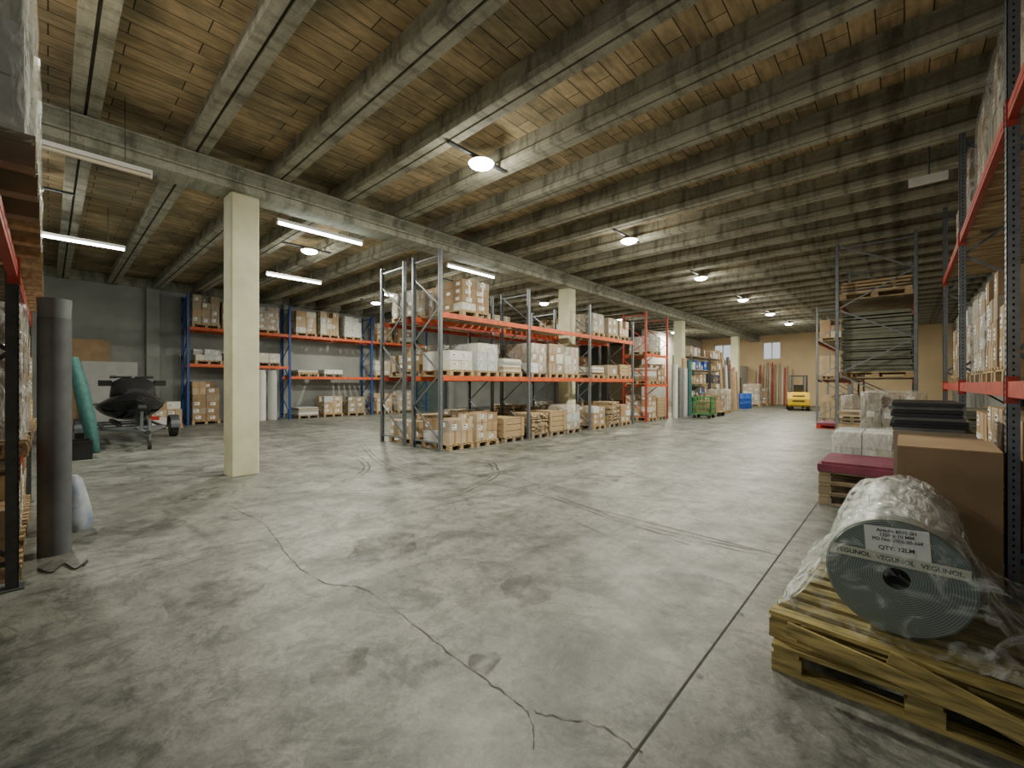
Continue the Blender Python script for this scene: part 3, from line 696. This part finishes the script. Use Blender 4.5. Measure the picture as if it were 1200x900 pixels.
for sx in(-1,1):
    for sy in(-1,1): b.cyl((sx*.4,sy*.28-.02,.1),(sx*.4,sy*.28+.02,.1),.1,M_rubber,n=12)
    b.bar((-.5,sx*.3,.25),(-.5,sx*.3,1.1),.035,M_dsteel)
b.bar((-.5,-.3,1.1),(-.5,.3,1.1),.035,M_dsteel); b.box(-.35,.35,-.3,.3,.252,.75,M_cards[0]); b.done()
for (y0_,y1_) in ((23.4,26.2),(26.5,29.2)):
    b=B('storage_shelves'); xa,xb_=-9.4,-8.45
    for yy in(y0_,y1_):
        for xx in(xa,xb_): b.box(xx-.03,xx+.03,yy-.03,yy+.03,0,3.2,M_dsteel)
    for z in(.15,.9,1.65,2.4,3.15):
        b.box(xa,xb_,y0_,y1_,z-.04,z,M_wood2)
        yy=y0_+.1
        while yy<y1_-.5 and z<3.3:
            w=U(.25,.5); h=U(.25,.6); carton(b,xb_-U(.5,.8),xb_-.04,yy,yy+w,z,z+h,random.choice(M_cards+M_cards+M_whites+[M_bluep,M_grey,M_black,M_dsteel])); yy+=w+U(.02,.15)
    b.done()
def drum(name,x,y,m,r=.29,h=.9):
    b=B(name); prof=[(r*.96,0),(r,.02),(r,h*.32),(r*1.03,h*.34),(r,h*.36),(r,h*.64),(r*1.03,h*.66),(r,h*.68),(r,h*.97),(r*.96,h)]
    b.loft([[(x+q*math.cos(6.283*i/24),y+q*math.sin(6.283*i/24),z) for i in range(24)] for q,z in prof],m); b.done()
q=P(868,479); drum('blue_barrel',q[0],q[1],M_bluep,.33,.98); drum('blue_barrel',q[0]+.1,q[1]+.85,M_bluep,.33,.98)
load('cartons',-7.75,24.3,0,1.0); load('wrapped',-7.7,25.6,0,1.3)
b=B('upright_boards')
for i in range(9):
    yy=29.8+i*.28; b.rbox((-8.85,yy,1.50),(.06,.25,2.9+U(-.4,.0)),random.choice([M_cards[0],M_wood,M_cards[2],M_wood2]),(0,math.radians(-3),0))
b.done()
b=B('timber_slats_leaning')
for i in range(15):
    xx=wx(888+i*2.9,37.6); h=U(2.4,3.4); b.rbox((xx,37.55,h/2+.03),(.10,.05,h),[M_whites[0],M_redp,M_wood,M_whites[2],M_cards[2]][i%5],(math.radians(-4),0,0))
b.done()
b=B('office_partition'); b.box(-10.6,-9.2,34.5,37.9,0,3.0,M_wallw); b.box(-9.2,-9.19,35,36,0,2.1,M_wood2); b.box(-10.3,-9.6,34.49,34.5,1.1,2.1,M_grey); b.done()
load('cartons',-7.9,35.9,0,1.3); load('wrapped',-8.1,34.6,0,1.6)
# forklift
b=B('forklift')
b.M=T(P(932,481)[0],P(932,481)[1]+.9,0,math.radians(100))
def prism(b,prof,y0,y1,m): b.loft([[(p[0],y,p[1]) for p in prof] for y in (y0,y1)],m,smooth=False)
prism(b,[(-1.15,.35),(-1.2,.7),(-1.1,1.05),(-.55,1.1),(-.5,.3),(-1.0,.25)],-.55,.55,M_yel)
prism(b,[(-.5,.3),(-.5,1.0),(.1,.95),(.15,.5),(.75,.5),(.8,.85),(1.0,.85),(1.0,.3)],-.5,.5,M_yel)
b.rbox((-.25,0,1.05),(.5,.5,.12),M_black); b.rbox((-.5,0,1.3),(.1,.48,.5),M_black,(0,-.15,0))
b.cyl((.75,0,.85),(.55,0,1.2),.025,M_black); b.cyl((.53,0,1.19),(.56,0,1.22),.17,M_black,n=20)
for s in(-1,1):
    b.cyl((.7,s*.42,.32),(.7,s*.62,.32),.32,M_rubber,n=24); b.cyl((.7,s*.61,.32),(.7,s*.63,.32),.17,M_yel,n=16)
    b.cyl((-.75,s*.38,.25),(-.75,s*.56,.25),.25,M_rubber,n=24)
    b.bar((-.75,s*.45,1.08),(-.5,s*.45,2.1),.06,M_black); b.bar((.9,s*.45,.85),(.6,s*.45,2.1),.06,M_black); b.bar((-.5,s*.45,2.1),(.6,s*.45,2.1),.06,M_black)
    b.box(1.02,1.14,s*.32-.05,s*.32+.05,.1,2.15,M_dsteel); b.box(1.2,2.2,s*.28-.06,s*.28+.06,.06,.1,M_dsteel); b.box(1.16,1.2,s*.28-.06,s*.28+.06,.06,.55,M_dsteel)
for i in range(6): b.bar((-.5+.22*i,-.45,2.1),(-.5+.22*i,.45,2.1),.035,M_black)
for z in (.3,.6,1.1,2.1): b.box(1.1,1.17,-.4,.4,z-.04,z+.04,M_dsteel)
for z in (.6,.9): b.box(-1.22,-1.19,-.3,.3,z-.05,z+.02,M_black)
b.done()
# --------------------------------------------- world and camera
w=bpy.data.worlds.new('World'); bpy.context.scene.world=w; w.use_nodes=True
bg=w.node_tree.nodes['Background']; bg.inputs[0].default_value=(.96,.98,1,1); bg.inputs[1].default_value=.75
cam=bpy.data.cameras.new('camera'); co=bpy.data.objects.new('camera',cam); bpy.context.scene.collection.objects.link(co)
co.location=(0,0,CH); co.rotation_euler=(math.radians(90),0,TH); cam.sensor_width=36; cam.lens=36*FP/1200; cam.clip_start=.05
bpy.context.scene.camera=co
